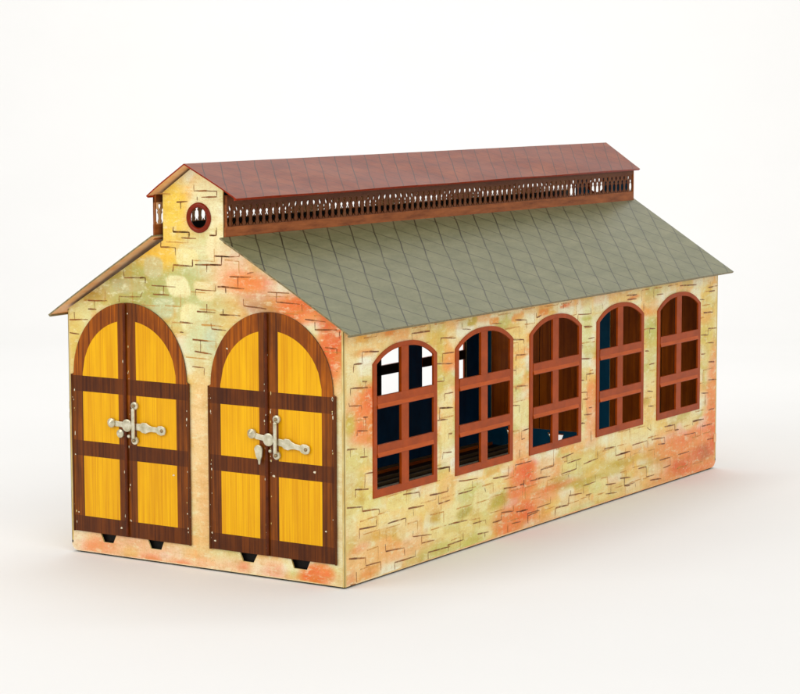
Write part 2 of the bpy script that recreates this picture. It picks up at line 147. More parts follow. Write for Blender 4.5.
M_SLATE = slate('olive_slate_print', (102, 104, 76), (130, 128, 98), (34, 32, 20))
M_REDSLATE = slate('red_slate_print', (104, 42, 20), (134, 62, 34), (36, 14, 8), a=(1, .95, .082), bb=(1, -1.3, .082), w=.0018, faint=.6, worn=(150, 84, 54))

def grain(name, rgb, dark, rough=.3, amt=1.0, su=130, sv=2.5, blot=1.0):
    m, nt, b = mat(name)
    f = noise(nt, uvmap(nt, (su, sv, 1)), 1.0, 4, .6); g = noise(nt, uvmap(nt, (su*.2, 1.3, 1), (5, 2, 0)), 1.0, 3, .6)
    c = mix(nt, ramp(nt, f, [(.42, 0.0), (.68, .8*amt)]), lin(rgb), lin(dark))
    c = mix(nt, ramp(nt, g, [(.45, 0.0), (.75, .6*amt)]), c, lin(dark))
    bl = noise(nt, uvmap(nt, (9, 5, 1), (11, 4, 0)), 1.0, 4, .65)
    c = mix(nt, ramp(nt, bl, [(.42, 0.0), (.68, .55*blot)]), c, lin(dark))
    w = noise(nt, uvmap(nt, (60, 60, 1), (3, 5, 0)), 1.0, 4, .75)
    c = mix(nt, ramp(nt, w, [(.755, 0.0), (.77, .8)]), c, lin((205, 180, 130)))
    nt.links.new(c, b.inputs['Base Color']); b.inputs['Roughness'].default_value = rough
    b.inputs['Coat Weight'].default_value = .07; b.inputs['Specular IOR Level'].default_value = .16; b.inputs['Coat Roughness'].default_value = .2
    dent_bump(nt, b, .35)
    return m
M_YEL = grain('yellow_grained_print', (242, 186, 14), (194, 126, 8), amt=.75, su=210, blot=.3)
M_BRN = grain('brown_grained_print', (142, 80, 32), (66, 32, 12), amt=1.25)
M_ORB = grain('amber_brown_grained_print', (174, 100, 26), (92, 44, 12), amt=1.25)
M_BAR = grain('dark_brown_bar_print', (108, 58, 26), (56, 26, 10), amt=1.1)
M_BACK = grain('brown_inside_varnish', (200, 112, 26), (130, 62, 14), rough=.5, su=60)
M_HINGE = tin_paint('worn_brown_hinge', (104, 58, 28), .4, .3, (40, 8, 1), chips=.69)
M_SEAM = tin_paint('seam_brown', (98, 46, 18), .4, .25, chips=.70)
M_RUST = tin_paint('rust_red_frame_paint', (170, 80, 42), .22, .38, (18, 18, 1), chips=.78)
M_RUST_LIT = tin_paint('rust_red_ledge_lit', (194, 100, 62), .2, .34, (14, 60, 1), chips=.76)  # frame red lightened: light caught by the ledge, with worn flecks
M_BLUE = tin_paint('dark_blue_inside_paint', (6, 72, 112), .4, .5, (8, 3, 1))
M_BLUE_LIT = tin_paint('blue_inside_lit', (14, 106, 146), .3, .5, (8, 3, 1))  # same inside blue, lightened to put light on the rear gable
M_BLACK = tin_paint('black_inside_paint_and_shade', (22, 20, 18), .3, .55)  # inside of the windows; also the added shade plates
M_UNDER = tin_paint('bare_salmon_tin', (246, 206, 166), .2, .42, (14, 30, 1), dark=(226, 168, 118))
M_REDEDGE = tin_paint('red_rolled_edge', (168, 62, 36), .3, .3, (60, 60, 1), dark=(98, 34, 20))
M_SLEDGE = tin_paint('olive_rolled_edge', (150, 142, 112), .3, .4, (60, 60, 1), dark=(96, 84, 58))
M_EDGE = tin_paint('worn_dark_edge', (112, 92, 66), .4, .4, (60, 60, 1))
M_CORNER = tin_paint('cream_folded_corner', (226, 214, 164), .15, .36, (30, 12, 1), dark=(196, 160, 92), chips=.76)
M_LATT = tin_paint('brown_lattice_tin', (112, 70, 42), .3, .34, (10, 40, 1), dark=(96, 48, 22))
M_ORAIL = tin_paint('copper_brown_rail', (170, 104, 66), .3, .34, (9, 46, 1), dark=(110, 60, 34))
M_RING = tin_paint('brown_ring_paint', (136, 50, 18), .3, .25, (20, 20, 1))
M_LATTB = tin_paint('shaded_lattice_inside', (46, 28, 16), .3, .5)  # lantern's inner shade put into the tin colour
M_FLOOR = tin_paint('dark_floor_tin', (16, 13, 11), .3, .45, (4, 30, 1))
M_GREY = tin_paint('grey_green_floor_tin', (214, 216, 196), .2, .4, (4, 20, 1))
M_CHIP = tin_paint('bare_chip', (232, 222, 196), .1, .5)
m, nt, b = mat('nickel_latch'); M_NICK = m
f = noise(nt, uvmap(nt, (50, 50, 1)), 1.0, 3, .6)
nt.links.new(mix(nt, ramp(nt, f, [(.35, 0.0), (.7, 1.0)]), lin((224, 219, 198)), lin((176, 169, 140))), b.inputs['Base Color'])
b.inputs['Metallic'].default_value = .5; b.inputs['Roughness'].default_value = .22
b_ = M_GREY.node_tree.nodes['Principled BSDF']; b_.inputs['Specular IOR Level'].default_value = .8; b_.inputs['Roughness'].default_value = .28
M_SLATE.node_tree.nodes['Principled BSDF'].inputs['Specular IOR Level'].default_value = .36; M_REDSLATE.node_tree.nodes['Principled BSDF'].inputs['Specular IOR Level'].default_value = .3
m, nt, b = mat('rail_metal'); M_RAIL = m
b.inputs['Base Color'].default_value = (*lin((150, 130, 100)), 1); b.inputs['Metallic'].default_value = .7; b.inputs['Roughness'].default_value = .4

# ------------------------------------------------------------------ object helpers
def link(name, me, parent=None, mats=()):
    for mm in mats: me.materials.append(mm)
    o = bpy.data.objects.new(name, me); COL.objects.link(o)
    if parent: o.parent = parent
    return o
class MB:
    """collects faces; positions in model units, uv in model units"""
    def __init__(s): s.v = []; s.f = []; s.uv = []; s.mi = []; s.col = []; s.mats = []
    def mid(s, m):
        if m not in s.mats: s.mats.append(m)
        return s.mats.index(m)
    def add(s, vs, fs, m, uvs=None):
        o = len(s.v); s.v += [tuple(p) for p in vs]
        uvs = uvs or [(p[0]+p[1]*.37, p[2]+p[1]*.11) for p in vs]
        i = s.mid(m)
        for f in fs:
            s.f.append([o+k for k in f]); s.uv.append([uvs[k] for k in f]); s.mi.append(i)
    def box(s, fn, u0, u1, v0, v1, w0, w1, m, mtop=None):
        P = [fn(u, v, w) for w in (w0, w1) for v in (v0, v1) for u in (u0, u1)]
        uv = [(u, v) for w in (w0, w1) for v in (v0, v1) for u in (u0, u1)]
        s.add(P, [(0, 1, 3, 2), (0, 2, 6, 4), (1, 5, 7, 3), (0, 4, 5, 1), (2, 3, 7, 6)], m, uv)
        s.add(P, [(4, 6, 7, 5)], mtop or m, uv)
    def build(s, name, parent=None, smooth=False, merge=True, attr=None, bevel=0, keep_normals=False):
        me = bpy.data.meshes.new(name)
        me.from_pydata([(x*S, y*S, z*S) for x, y, z in s.v], [], s.f)
        ul = me.uv_layers.new(name='UVMap')
        k = 0
        for f in s.uv:
            for q in f: ul.data[k].uv = q; k += 1
        me.polygons.foreach_set('material_index', s.mi)
        if attr:
            a = me.color_attributes.new('paint', 'FLOAT_COLOR', 'POINT')
            flat = []
            for i in range(len(s.v)): flat += attr(i)
            a.data.foreach_set('color', flat)
        if merge or not keep_normals:
            bm = bmesh.new(); bm.from_mesh(me)
            if merge: bmesh.ops.remove_doubles(bm, verts=bm.verts, dist=2e-6)
            if not keep_normals: bmesh.ops.recalc_face_normals(bm, faces=bm.faces)
            bm.to_mesh(me); bm.free()
        if smooth:
            me.polygons.foreach_set('use_smooth', [True]*len(me.polygons))
            me.set_sharp_from_angle(angle=math.radians(38))
        o = link(name, me, parent, s.mats)
        if bevel:
            b = o.modifiers.new('soft_edge', 'BEVEL'); b.width = bevel*S; b.segments = 2; b.limit_method = 'ANGLE'; b.angle_limit = math.radians(50)
        return o

def inpoly(x, y, P):
    c = False; j = len(P)-1
    for i in range(len(P)):
        xi, yi = P[i]; xj, yj = P[j]
        if (yi > y) != (yj > y) and x < (xj-xi)*(y-yi)/(yj-yi)+xi: c = not c
        j = i
    return c

def sheet(mb, fn, loops, classify, t, front_w=0.0, back=None, rim=None, grid=0, bounds=None):
    """flat sheet of thickness t: loops are closed outlines used as cuts; classify(u,v) gives a
    material or None (a hole). front at w=front_w, back at front_w-t."""
    pts = []; edges = []
    for lp in loops:
        o = len(pts); n = len(lp); pts += [Vector(p) for p in lp]
        edges += [(o+i, o+(i+1) % n) for i in range(n)]
    if grid:
        u0, u1, v0, v1 = bounds; nu = int((u1-u0)/grid); nv = int((v1-v0)/grid)
        for i in range(nu):
            for j in range(nv):
                u = u0+(i+.5)*grid; v = v0+(j+.5)*grid
                if classify(u, v): pts.append(Vector((u, v)))
    vv, ee, ff, *_ = delaunay_2d_cdt(pts, edges, [], 0, 1e-6)
    tris = []
    for f in ff:
        cx = sum(vv[i][0] for i in f)/len(f); cy = sum(vv[i][1] for i in f)/len(f)
        m = classify(cx, cy)
        if m:
            a = 0
            for i in range(len(f)):
                p, q = vv[f[i]], vv[f[(i+1) % len(f)]]; a += p[0]*q[1]-p[1]*q[0]
            if abs(a) < 1e-9: continue
            tris.append((tuple(f) if a > 0 else tuple(reversed(f)), m))
    cnt = {}
    for f, m in tris:
        for i in range(len(f)):
            e = (f[i], f[(i+1) % len(f)]); cnt[frozenset(e)] = cnt.get(frozenset(e), 0)+1
    uv = [(p[0], p[1]) for p in vv]
    fr = [fn(p[0], p[1], front_w) for p in vv]; bk = [fn(p[0], p[1], front_w-t) for p in vv]
    groups = {}
    for f, m in tris: groups.setdefault(m, []).append(f)
    for m, fs in groups.items(): mb.add(fr, fs, m, uv)
    mb.add(bk, [tuple(reversed(f)) for f, m in tris], back or tris[0][1], uv)
    n = len(vv); rf = []
    for f, m in tris:
        for i in range(len(f)):
            a_, b_ = f[i], f[(i+1) % len(f)]
            if cnt[frozenset((a_, b_))] == 1: rf.append((b_, a_, a_+n, b_+n))
    mb.add(fr+bk, rf, rim or tris[0][1], uv+uv)

def F_FRONT(u, v, w): return (u, -w, v)
def F_REAR(u, v, w): return (-u, L+w, v)
def F_RIGHT(u, v, w): return (.5+w, u, v)
def F_LEFT(u, v, w): return (-.5-w, u, v)

def arch(cx, hw, z0, spring, rise, n=24, semi=False):
    """closed outline of an arched opening"""
    P = [(cx-hw, z0), (cx+hw, z0)]
    if semi:
        for i in range(n+1):
            a = math.pi*i/n; P.append((cx+hw*math.cos(a), spring+rise*math.sin(a)))
    else:
        for i in range(n+1):
            t = math.cos(math.pi*i/n); P.append((cx+hw*t, spring+rise*(1-abs(t)**2.5)))
    return P

def hsh(a, b):
    q = math.sin(a*127.1+b*311.7+4.7)*43758.5453
    return q-math.floor(q)
TINTS = [lin(t, 1.0) for t in ((254, 246, 212), (253, 240, 196), (246, 186, 112), (240, 204, 120), (206, 200, 122), (254, 247, 216), (248, 200, 140), (228, 220, 158))]

def paint_fn(base, blobs, mirror=False):
    B = [(u, v, max(ru, .004), max(rv, .004), lin((r, g, b), 1.0), s, st) for u, v, ru, rv, r, g, b, s, st in blobs]
    mean = lin((246, 226, 172), 1.0)
    def f(u, v):
        # hand-brushed wobble of the patch outlines
        du = .005*math.sin(v*31+u*7)+.003*math.sin(v*67+1.3)
        dv = .003*math.sin(u*23+v*9)+.002*math.sin(u*41+.7)
        c = list(base)
        # sponged blocks, one tint per stone, courses staggered
        for off, sh in ((0, .8), (1, .55)):
            vv = (v+dv)/.059+off*.5; row = math.floor(vv)
            wd = .088+.05*hsh(row, 3+off); uu = (u+du)/wd+hsh(row, 11+off); cell = math.floor(uu)
            x = abs(uu-cell-.5)*2; y = abs(vv-row-.5)*2
            d = (x**4+y**4)**.25
            k = 1 if d < .78 else 0 if d > 1 else 1-(d-.78)/.22
            k *= min(1, sh*(.7+.45*hsh(cell, row+off*7)))
            tint = TINTS[int(hsh(cell*3+1, row*5+off)*len(TINTS)) % len(TINTS)]
            c = [a+(b_-a)*k for a, b_ in zip(c, tint)]
        for bu, bv, ru, rv, col, s, st in B:
            x = abs(u+du-bu)/ru; y = abs(v+dv-bv)/rv
            if x > 2 or y > 2: continue
            p = 3.2 if s < .5 else 2.2
            d = (x**p+y**p)**(1/p)
            e0 = 1-.8*s if s > .5 else 1-s*.5; e1 = 1+(.5 if s > .5 else .3)*s
            k = 1 if d < e0 else 0 if d > e1 else 1-(d-e0)/(e1-e0)
            k = k*k*(3-2*k)*st*.97
            if k: c = [a+(b_-a)*k for a, b_ in zip(c, col)]
        c = [min(.94, max(x*fl, m_+(x-m_)*1.32)*1.06) for x, m_, fl in zip(c, mean, (.8, .78, .5))]
        return [*c, 1.0]
    return f

m, nt, b = mat('faint_joint_ink'); M_FAINT = m
b.inputs['Base Color'].default_value = (*lin((212, 160, 92)), 1); b.inputs['Roughness'].default_value = .4
f = noise(nt, uvmap(nt, (30, 30, 1)), 1.0, 3, .6)
nt.links.new(ramp(nt, f, [(.35, .12), (.65, .75)]), b.inputs['Alpha'])
def faint_lines(u0, u1, v0, v1, seed):
    rr = random.Random(seed); out = []; rows = int((v1-v0)/.047)
    for j in range(rows):
        v = v0+(j+.5)*.047; u = u0+rr.uniform(0, .1)
        while u < u1-.05:
            if rr.random() < .62:
                ln = rr.uniform(.045, .09); d = rr.choice((-1, 1))*.036; e = rr.random()
                z = v+rr.uniform(-.004, .004)
                out.append((u, z, u+ln, z+rr.uniform(-.002, .002), u+ln, z+d) if e < .5 else (u, z+d, u, z, u+ln, z) if e < .8 else (u, z, u+ln, z))
            u += rr.uniform(.09, .15)
    return out

def ink(mb, fn, lines, ok, w0=.0007, flip=False, ink_mat=None):
    """brush-printed joint lines: thin tapered strips a hair above the print"""
    for q in lines:
        P = [Vector((q[i], q[i+1])) for i in range(0, len(q), 2)]
        thick = random.uniform(.8, 1.25)
        for a, b in zip(P, P[1:]):
            d = b-a; ln = d.length
            if ln < .004: continue
            d.normalize(); n = Vector((-d.y, d.x))
            hor = abs(d.x) > abs(d.y)*1.2
            w = (.0022 if hor else .0015)*thick
            k = max(2, int(ln/.02)); prev = None
            for i in range(k+1):
                t = i/k; p = a+d*(ln*t)
                ww = w*(1.0-.5*abs(2*t-.7)**2*.6)*random.uniform(.8, 1.15)
                p = p+n*random.uniform(-.0006, .0006)
                cur = (p+n*ww, p-n*ww)
                if prev and ok(*p) :
                    qd = [prev[0], prev[1], cur[1], cur[0]]
                    mb.add([fn(x.x, x.y, w0) for x in qd], [(0, 1, 2, 3)], ink_mat or M_INK, [(x.x, x.y) for x in qd])
                prev = cur

# ------------------------------------------------------------------ the thing
shed = bpy.data.objects.new('toy_engine_shed', None); COL.objects.link(shed)
shed.location = (0, 0, 0); shed.empty_display_size = .05
shed['label'] = 'old painted tin toy locomotive shed with yellow arched doors and olive roof'
shed['category'] = 'toy building'

Z0 = .0055
DOORS = (-.263, .253)
WINC = [.312+.4455*i for i in range(5)]
NOTCH = [(-.39, -.375, -.338, -.322), (-.209, -.194, -.155, -.141), (.131, .145, .183, .202), (.312, .325, .370, .386)]

def gable_outline():
    P = []
    r = .022
    for i in range(6):
        a = math.pi+math.pi/2*i/5; P.append((-.5+r+r*math.cos(a), Z0+r+r*math.sin(a)))
    P += [(.5, Z0), (.5, .738), (.087, .957), (.087, 1.118), (-.026, 1.166), (-.131, 1.095), (-.131, .957), (-.5, .738)]
    return P

def wall_gable(name, fn, opened, label=None):
    out = gable_outline()
    ocu = [(.001+.036*math.cos(i*math.pi/14), 1.026+.036*math.sin(i*math.pi/14)) for i in range(28)]
    arches = [arch(c, .200, .085, .55, .20, 20, True) for c in DOORS]
    notches = [[(a, .075), (b, .041), (c, .041), (d, .075)] for a, b, c, d in NOTCH]
    holes = [ocu]+arches+notches
    cls = lambda u, v: None if (not inpoly(u, v, out) or any(inpoly(u, v, h) for h in holes)) else M_STONE
    mb = MB(); sheet(mb, fn, [out]+holes, cls, .005, 0, back=(M_BLUE if fn is F_FRONT else M_BLUE_LIT), rim=M_CORNER, grid=(.0062 if fn is F_FRONT else .014), bounds=(-.5, .5, 0, 1.17))
    for h in (mb.uv,): pass
    ink(mb, fn, faint_lines(-.48, .48, .60, 1.12, 5), lambda u, v: cls(u, v) is not None and not any((u-c)**2+(v-.55)**2 < .222**2 for c in DOORS), .0004, ink_mat=M_FAINT)
    ink(mb, fn, INK_FRONT, lambda u, v: cls(u, v) is not None and not any((u-c)**2+(v-.55)**2 < .205**2 for c in DOORS))
    pf = paint_fn(lin((232, 214, 156), 1.0), PAINT_FRONT)
    uvs = [None]*len(mb.v)
    for f, q in zip(mb.f, mb.uv):
        for i, t in zip(f, q): uvs[i] = t
    o = mb.build(name, shed, merge=False, keep_normals=True, attr=lambda i: pf(*uvs[i]) if uvs[i] else [1, 1, 1, 1])
    if label: o['label'] = label
    return o
wall_gable('gable_wall', F_FRONT, False)
wall_gable('gable_wall', F_REAR, True)

WS, WT, WR = .236, .620, .052        # window sill, spring, rise
def wall_side(fn, rear_round):
    r = .03; P = []
    P += [(0.0, Z0+.0)] if True else []
    for i in range(6):
        a = -math.pi/2+math.pi/2*i/5; P.append((L-r+r*math.cos(a), Z0+r+r*math.sin(a)))
    P += [(L, .738), (0, .738)]
    if not rear_round:
        P = [(L, Z0), (L, .738), (0, .738)]
        for i in range(6):
            a = math.pi+math.pi/2*i/5; P.append((.022+.022*math.cos(a), Z0+.022+.022*math.sin(a)))
    holes = [arch(c, .160, WS+.010, WT, WR-.008, 18) for c in [q+(0 if rear_round else .037) for q in WINC]]
    cls = lambda u, v: None if (not inpoly(u, v, P) or any(inpoly(u, v, h) for h in holes)) else M_STONE
    mb = MB(); sheet(mb, fn, [P]+holes, cls, .005, 0, back=M_BLUE, rim=M_CORNER, grid=(.0068 if fn is F_RIGHT else .02), bounds=(0, L, 0, .738))
    big = [arch(c, .176, WS-.004, WT, WR+.004, 18) for c in WINC]
    ink(mb, fn, faint_lines(.03, L-.04, .02, .73, 9), lambda u, v: cls(u, v) is not None and not any(inpoly(u, v, h) for h in big), .0004, ink_mat=M_FAINT)
    ink(mb, fn, INK_SIDE, lambda u, v: cls(u, v) is not None and not any(inpoly(u, v, h) for h in big))
    pf = paint_fn(lin((244, 216, 150), 1.0), PAINT_SIDE)
    uvs = [None]*len(mb.v)
    for f, q in zip(mb.f, mb.uv):
        for i, t in zip(f, q): uvs[i] = t
    return mb.build('side_wall', shed, merge=False, keep_normals=(fn is F_RIGHT), attr=lambda i: pf(*uvs[i]) if uvs[i] else [1, 1, 1, 1])
wall_side(F_RIGHT, True)
wall_side(F_LEFT, False)

# folded vertical corners
for cx, cy in ((.5, 0), (-.5, 0), (.5, L), (-.5, L)):
    mb = MB(); n = 10; r = .0055; zb = Z0 if (cx > 0 and cy == 0) else Z0+.03; vs = []; uv = []
    ox, oy = (cx-math.copysign(r-.0012, cx), cy+(r-.0012 if cy == 0 else -(r-.0012)))
    for z in [zb+(.735-zb)*k/12 for k in range(13)]:
        for i in range(n):
            a = 2*math.pi*i/n; vs.append((ox+r*math.cos(a), oy+r*math.sin(a), z)); uv.append((cx+i*.006, z))
    fs = [(k*n+i, k*n+(i+1) % n, (k+1)*n+(i+1) % n, (k+1)*n+i) for k in range(12) for i in range(n)]
    mb.add(vs, fs, M_CORNER, uv); mb.build('corner_fold', shed, smooth=True)

# ------------------------------------------------------------------ windows
def make_window(fn, c, side=1):
    mb = MB()
    out = arch(c, .170, WS, WT, WR-.001, 24); inn = arch(c-.001, .151, WS+.023, WT-.002, WR-.013, 24)
    cls = lambda u, v: M_RUST if inpoly(u, v, out) and not inpoly(u, v, inn) else None
    sheet(mb, fn, [out, inn], cls, .006, .004, back=M_BLACK, rim=M_RUST)
    w = mb.build('window', shed, keep_normals=False)
    g = MB(); cc = c-.006
    g.box(fn, cc-.0195, cc+.0195, WS+.020, .658, -.003, .0050, M_RUST)
    g.box(fn, cc-.0215, cc+.0215, WS+.020, .658, -.0042, -.0031, M_BLACK)
    gb = g.build('glazing_bar', w, bevel=.0012)
    for z0, z1 in ((.491, .5265), (.351, .3865)):
        h = MB(); zm = z0+(z1-z0)*.5; u0, u1 = c-.150, c+.148
        # flat upper half, lower half folded out as a small ledge
        prof = [(z1, -.003), (z1, .0056), (zm-.005, .0048), (z0+.002, .0076), (z0, .0070), (z0, -.003)]
        vs = []; uv = []
        for u in (u0, u1):
            for z, ww in prof: vs.append(fn(u, z, ww)); uv.append((u, z+ww))
        n = len(prof)
        h.add(vs, [(1, 0, n, n+1)[::-1]], M_RUST, uv); h.add(vs, [(1, 2, n+2, n+1)], M_RUST, uv)
        h.add(vs, [(2, 3, n+3, n+2)], M_RUST_LIT, uv); h.add(vs, [(3, 4, n+4, n+3), (4, 5, n+5, n+4), (5, 0, n, n+5)], M_RUST, uv)
        h.add(vs, [(0, 1, 2, 3, 4, 5), (n+5, n+4, n+3, n+2, n+1, n)], M_RUST, uv)
        h.box(fn, u0, u1, z0, z1, -.0042, -.0031, M_BLACK)
        h.build('glazing_bar', w)
    return w
for c in WINC: make_window(F_RIGHT, c)
for c in WINC: make_window(F_LEFT, c+.037)

# ------------------------------------------------------------------ doors
def tube(mb, fn, u, v0, v1, w, r, m, n=10, seg=14):
    vs = []; uv = []
    for k in range(seg+1):
        v = v0+(v1-v0)*k/seg; rr = r*random.uniform(.93, 1.06)
        for i in range(n):
            a = 2*math.pi*i/n; vs.append(fn(u+rr*math.cos(a), v, w+rr*math.sin(a))); uv.append((u+i*.004, v))
    fs = [(k*n+i, k*n+(i+1) % n, (k+1)*n+(i+1) % n, (k+1)*n+i) for k in range(seg) for i in range(n)]
    fs += [tuple(range(n))[::-1], tuple(seg*n+i for i in range(n))]
    mb.add(vs, fs, m, uv)

def make_door(fn, c, s, w, chips=()):
    """one leaf; s=-1 left leaf, +1 right leaf. Arch centred on c, meets its twin at the seam"""
    seam = c-.012 if s < 0 else c-.010
    zb, zs, ro = .068, .548, .2135
    A = []
    n = 20
    if s < 0:
        A = [(c-.220, zb), (seam, zb)]
        for i in range(n+1):
            a = math.acos(max(-1, min(1, (seam-c)/ro)))+(math.pi-math.acos((seam-c)/ro))*i/n
            A.append((c+ro*math.cos(a), zs+(.768-zs)*math.sin(a)))
        A += [(c-.220, zs-.004)]
        x0, x1 = c-.178, c-.041
    else:
        A = [(seam, zb), (c+.220, zb), (c+.220, zs-.004)]
        for i in range(n+1):
            a = math.acos((seam-c)/ro)*i/n
            A.append((c+ro*math.cos(a), zs+(.768-zs)*math.sin(a)))
        x0, x1 = c+.026, c+.175
    ri = .1755; ai = .715-zs
    def panel_top():
        P = [(x0, .541)] if False else []
        xs = [x0+(x1-x0)*i/14 for i in range(15)]
        top = [(x, zs+ai*math.sqrt(max(0, 1-((x-c)/ri)**2))) for x in xs]
        return [(x0, .541), (x1, .541)]+list(reversed(top))
    panels = [panel_top(), [(x0, .345), (x1, .345), (x1, .494), (x0, .494)], [(x0, .116), (x1, .116), (x1, .299), (x0, .299)]]
    bars = [(.494, .541), (.299, .345), (zb, .116)]
    lo, hi = (c-.220, seam) if s < 0 else (seam, c+.220)
    barl = [[(lo-.02, a), (hi+.02, a), (hi+.02, b), (lo-.02, b)] for a, b in bars]
    clip = lambda P: [(max(lo, min(hi, x)), y) for x, y in P]
    ringl = [(c+(ri-.004)*math.cos(i*math.pi/24), zs+ai*math.sin(i*math.pi/24)) for i in range(25)]
    def cls(u, v):
        if not inpoly(u, v, A): return None
        for P in panels:
            if inpoly(u, v, P): return M_YEL
        inner = x0 < u < x1
        for a, b in bars:
            if a < v < b: return M_BAR
        if v > .541: return M_ORB if (abs(u-c) > .045) else M_BRN
        return M_BRN
    loops = [A]+panels+[clip(b) for b in barl]+([[(lo, .541), (hi, .541), (hi, .7681), (lo, .7681)]])[:0]
    split = c-.045 if s < 0 else c+.045
    loops.append([(split, .541), (split+.00005, .541), (split+.00005, .712), (split, .712)][:0] or panels[0])
    mb = MB(); sheet(mb, fn, loops, cls, .004, w, back=M_BACK, rim=M_EDGE)
    for (u, v, r) in chips:
        P = [fn(u+r*math.cos(k*math.pi/3.5)*random.uniform(.5, 1.3), v+.7*r*math.sin(k*math.pi/3.5)*random.uniform(.5, 1.3), w+.0006) for k in range(7)]
        mb.add(P, [tuple(range(7))], M_CHIP)
    rr = random.Random(int(c*900)+s)
    wear(mb, fn, c+s*.2125, zb+.01, zs-.01, w+.0005, 9, rr)
    wear(mb, fn, seam+s*.008, zb+.01, .74, w+.0005, 12, rr)
    d = mb.build('door', shed, merge=False, keep_normals=True)
    h = MB(); tube(h, fn, c+s*.2205, zb-.001, zs-.004, w-.0005, .0036, M_HINGE); h.build('hinge', d, smooth=True)
    if s < 0:   # half-round seam moulding soldered on the left leaf
        r_ = MB(); tube(r_, fn, seam-.001, zb+.002, .764, w+.002, .0052, M_SEAM, 10, 30); r_.build('seam_moulding', d, smooth=True)
    return d

def wear(mb, fn, u, v0, v1, w, n, rr):
    for _ in range(n):
        v = rr.uniform(v0, v1); r = rr.uniform(.0008, .0026); h = rr.uniform(1, 3.2)
        uu = u+rr.uniform(-.0022, .0022)
        P = [fn(uu+r*math.cos(k*math.pi/3)*rr.uniform(.5, 1.1), v+h*r*math.sin(k*math.pi/3)*rr.uniform(.5, 1.1), w) for k in range(6)]
        mb.add(P, [tuple(range(6))], M_CHIP if rr.random() < .55 else M_CORNER)
def disc(mb, fn, u, v, r, w0, w1, m, n=18, dome=0):
    vs = []; uv = []
    rings = [(r, w0), (r, w1-.001), (r*.86, w1), (r*.45, w1+dome*.7)]
    for rr, w in rings:
        for i in range(n):
            a = 2*math.pi*i/n; vs.append(fn(u+rr*math.cos(a), v+rr*math.sin(a), w)); uv.append((u+rr*math.cos(a), v+rr*math.sin(a)))
    k = len(vs); vs.append(fn(u, v, w1+dome)); uv.append((u, v))
    fs = [(j*n+i, j*n+(i+1) % n, (j+1)*n+(i+1) % n, (j+1)*n+i) for j in range(3) for i in range(n)]
    fs += [(3*n+i, 3*n+(i+1) % n, k) for i in range(n)]
    mb.add(vs, fs, m, uv)
def plate(fn, P, w0, w1, name, parent, bevel=.0012):
    mb = MB(); n = len(P)
    vs = [fn(x, y, w1) for x, y in P]+[fn(x, y, w0) for x, y in P]; uv = P+P
    mb.add(vs, [tuple(range(n)), tuple(reversed(range(n, 2*n)))]+[(i+n, (i+1) % n+n, (i+1) % n, i) for i in range(n)], M_NICK, uv)
    return mb.build(name, parent, bevel=bevel)
def make_latch(fn, c, w, variant):
    """swinging hasp: pivot disc, decorative strap, upright keeper, end knob, hanging pin"""
    e = bpy.data.objects.new('door_latch', None); COL.objects.link(e); e.parent = shed
    z = .405
    tilt = -.05 if variant == 0 else -.14
    def T(fn):
        def g(u, v, w_):
            du, dv = u-c, v-z
            return fn(c+du*math.cos(tilt)-dv*math.sin(tilt), z+du*math.sin(tilt)+dv*math.cos(tilt), w_)
        return g
    ft = T(fn)
    prof = [(.028, .011), (.045, .012), (.052, .017), (.066, .018), (.076, .012), (.088, .009), (.106, .009), (.112, .014), (.124, .0165), (.136, .012), (.139, .004)]
    P = [(c+x, z+h*.88) for x, h in prof]; P = list(reversed(P))+[(c+x, z-h*.88) for x, h in prof]
    plate(ft, P, w+.002, w+.0065, 'strap', e)
    # left strap towards the end knob
    prof = [(-.012, .010), (-.035, .009), (-.048, .010), (-.058, .006)]
    P = [(c+x, z+h*.88) for x, h in prof]+[(c+x, z-h*.88) for x, h in reversed(prof)]
    plate(ft, P, w+.002, w+.006, 'strap', e)
    m1 = MB(); disc(m1, ft, c-.003, z, .0185, w+.005, w+.0105, M_NICK, dome=.001); m1.build('pivot_disc', e, smooth=True)
    m2 = MB(); disc(m2, ft, c-.064, z+(.004 if variant else 0), .0138, w+.002, w+.010, M_NICK, dome=.008); m2.build('knob', e, smooth=True)
    # keeper bar with eyes at both ends
    kb = plate(fn, [(c+.0180, z-.036), (c+.0290, z-.036), (c+.0290, z+.052), (c+.0180, z+.052)], w+.010, w+.0145, 'keeper', e)
    for dz in (-.043, .060):
        m3 = MB(); disc(m3, fn, c+.0235, z+dz, .0118, w+.001, w+.008, M_NICK, dome=.0004)
        m3.build('eyelet', e, smooth=True)
        m4 = MB(); disc(m4, fn, c+.0235, z+dz, .0052, w+.011, w+.0135, M_RAIL, n=10, dome=.002); m4.build('rivet', e, smooth=True)
    m5 = MB(); disc(m5, ft, c+.126, z, .0055, w+.0065, w+.009, M_RAIL, n=10, dome=.002); m5.build('rivet', e, smooth=True)
    if variant:   # drop-shaped pin hanging below on the right-hand doorway
        P = [(c-.038+.014*math.cos(a), z-.030+.013*math.sin(a)) for a in [math.pi*i/8 for i in range(9)]]
        P += [(c-.046, z-.052), (c-.039, z-.062), (c-.037, z-.074), (c-.033, z-.074), (c-.031, z-.062), (c-.026, z-.050)]
        plate(fn, P, w+.005, w+.011, 'hanging_pin', e, .002)
    else:
        m6 = MB(); disc(m6, fn, c-.030, z-.026, .0125, w+.003, w+.010, M_NICK, dome=.003); m6.build('hanging_pin', e, smooth=True)
    m7 = MB(); disc(m7, fn, c+.001, z-.032, .0052, w+.002, w+.008, M_NICK, n=10, dome=.003); m7.build('rivet', e, smooth=True)
    return e
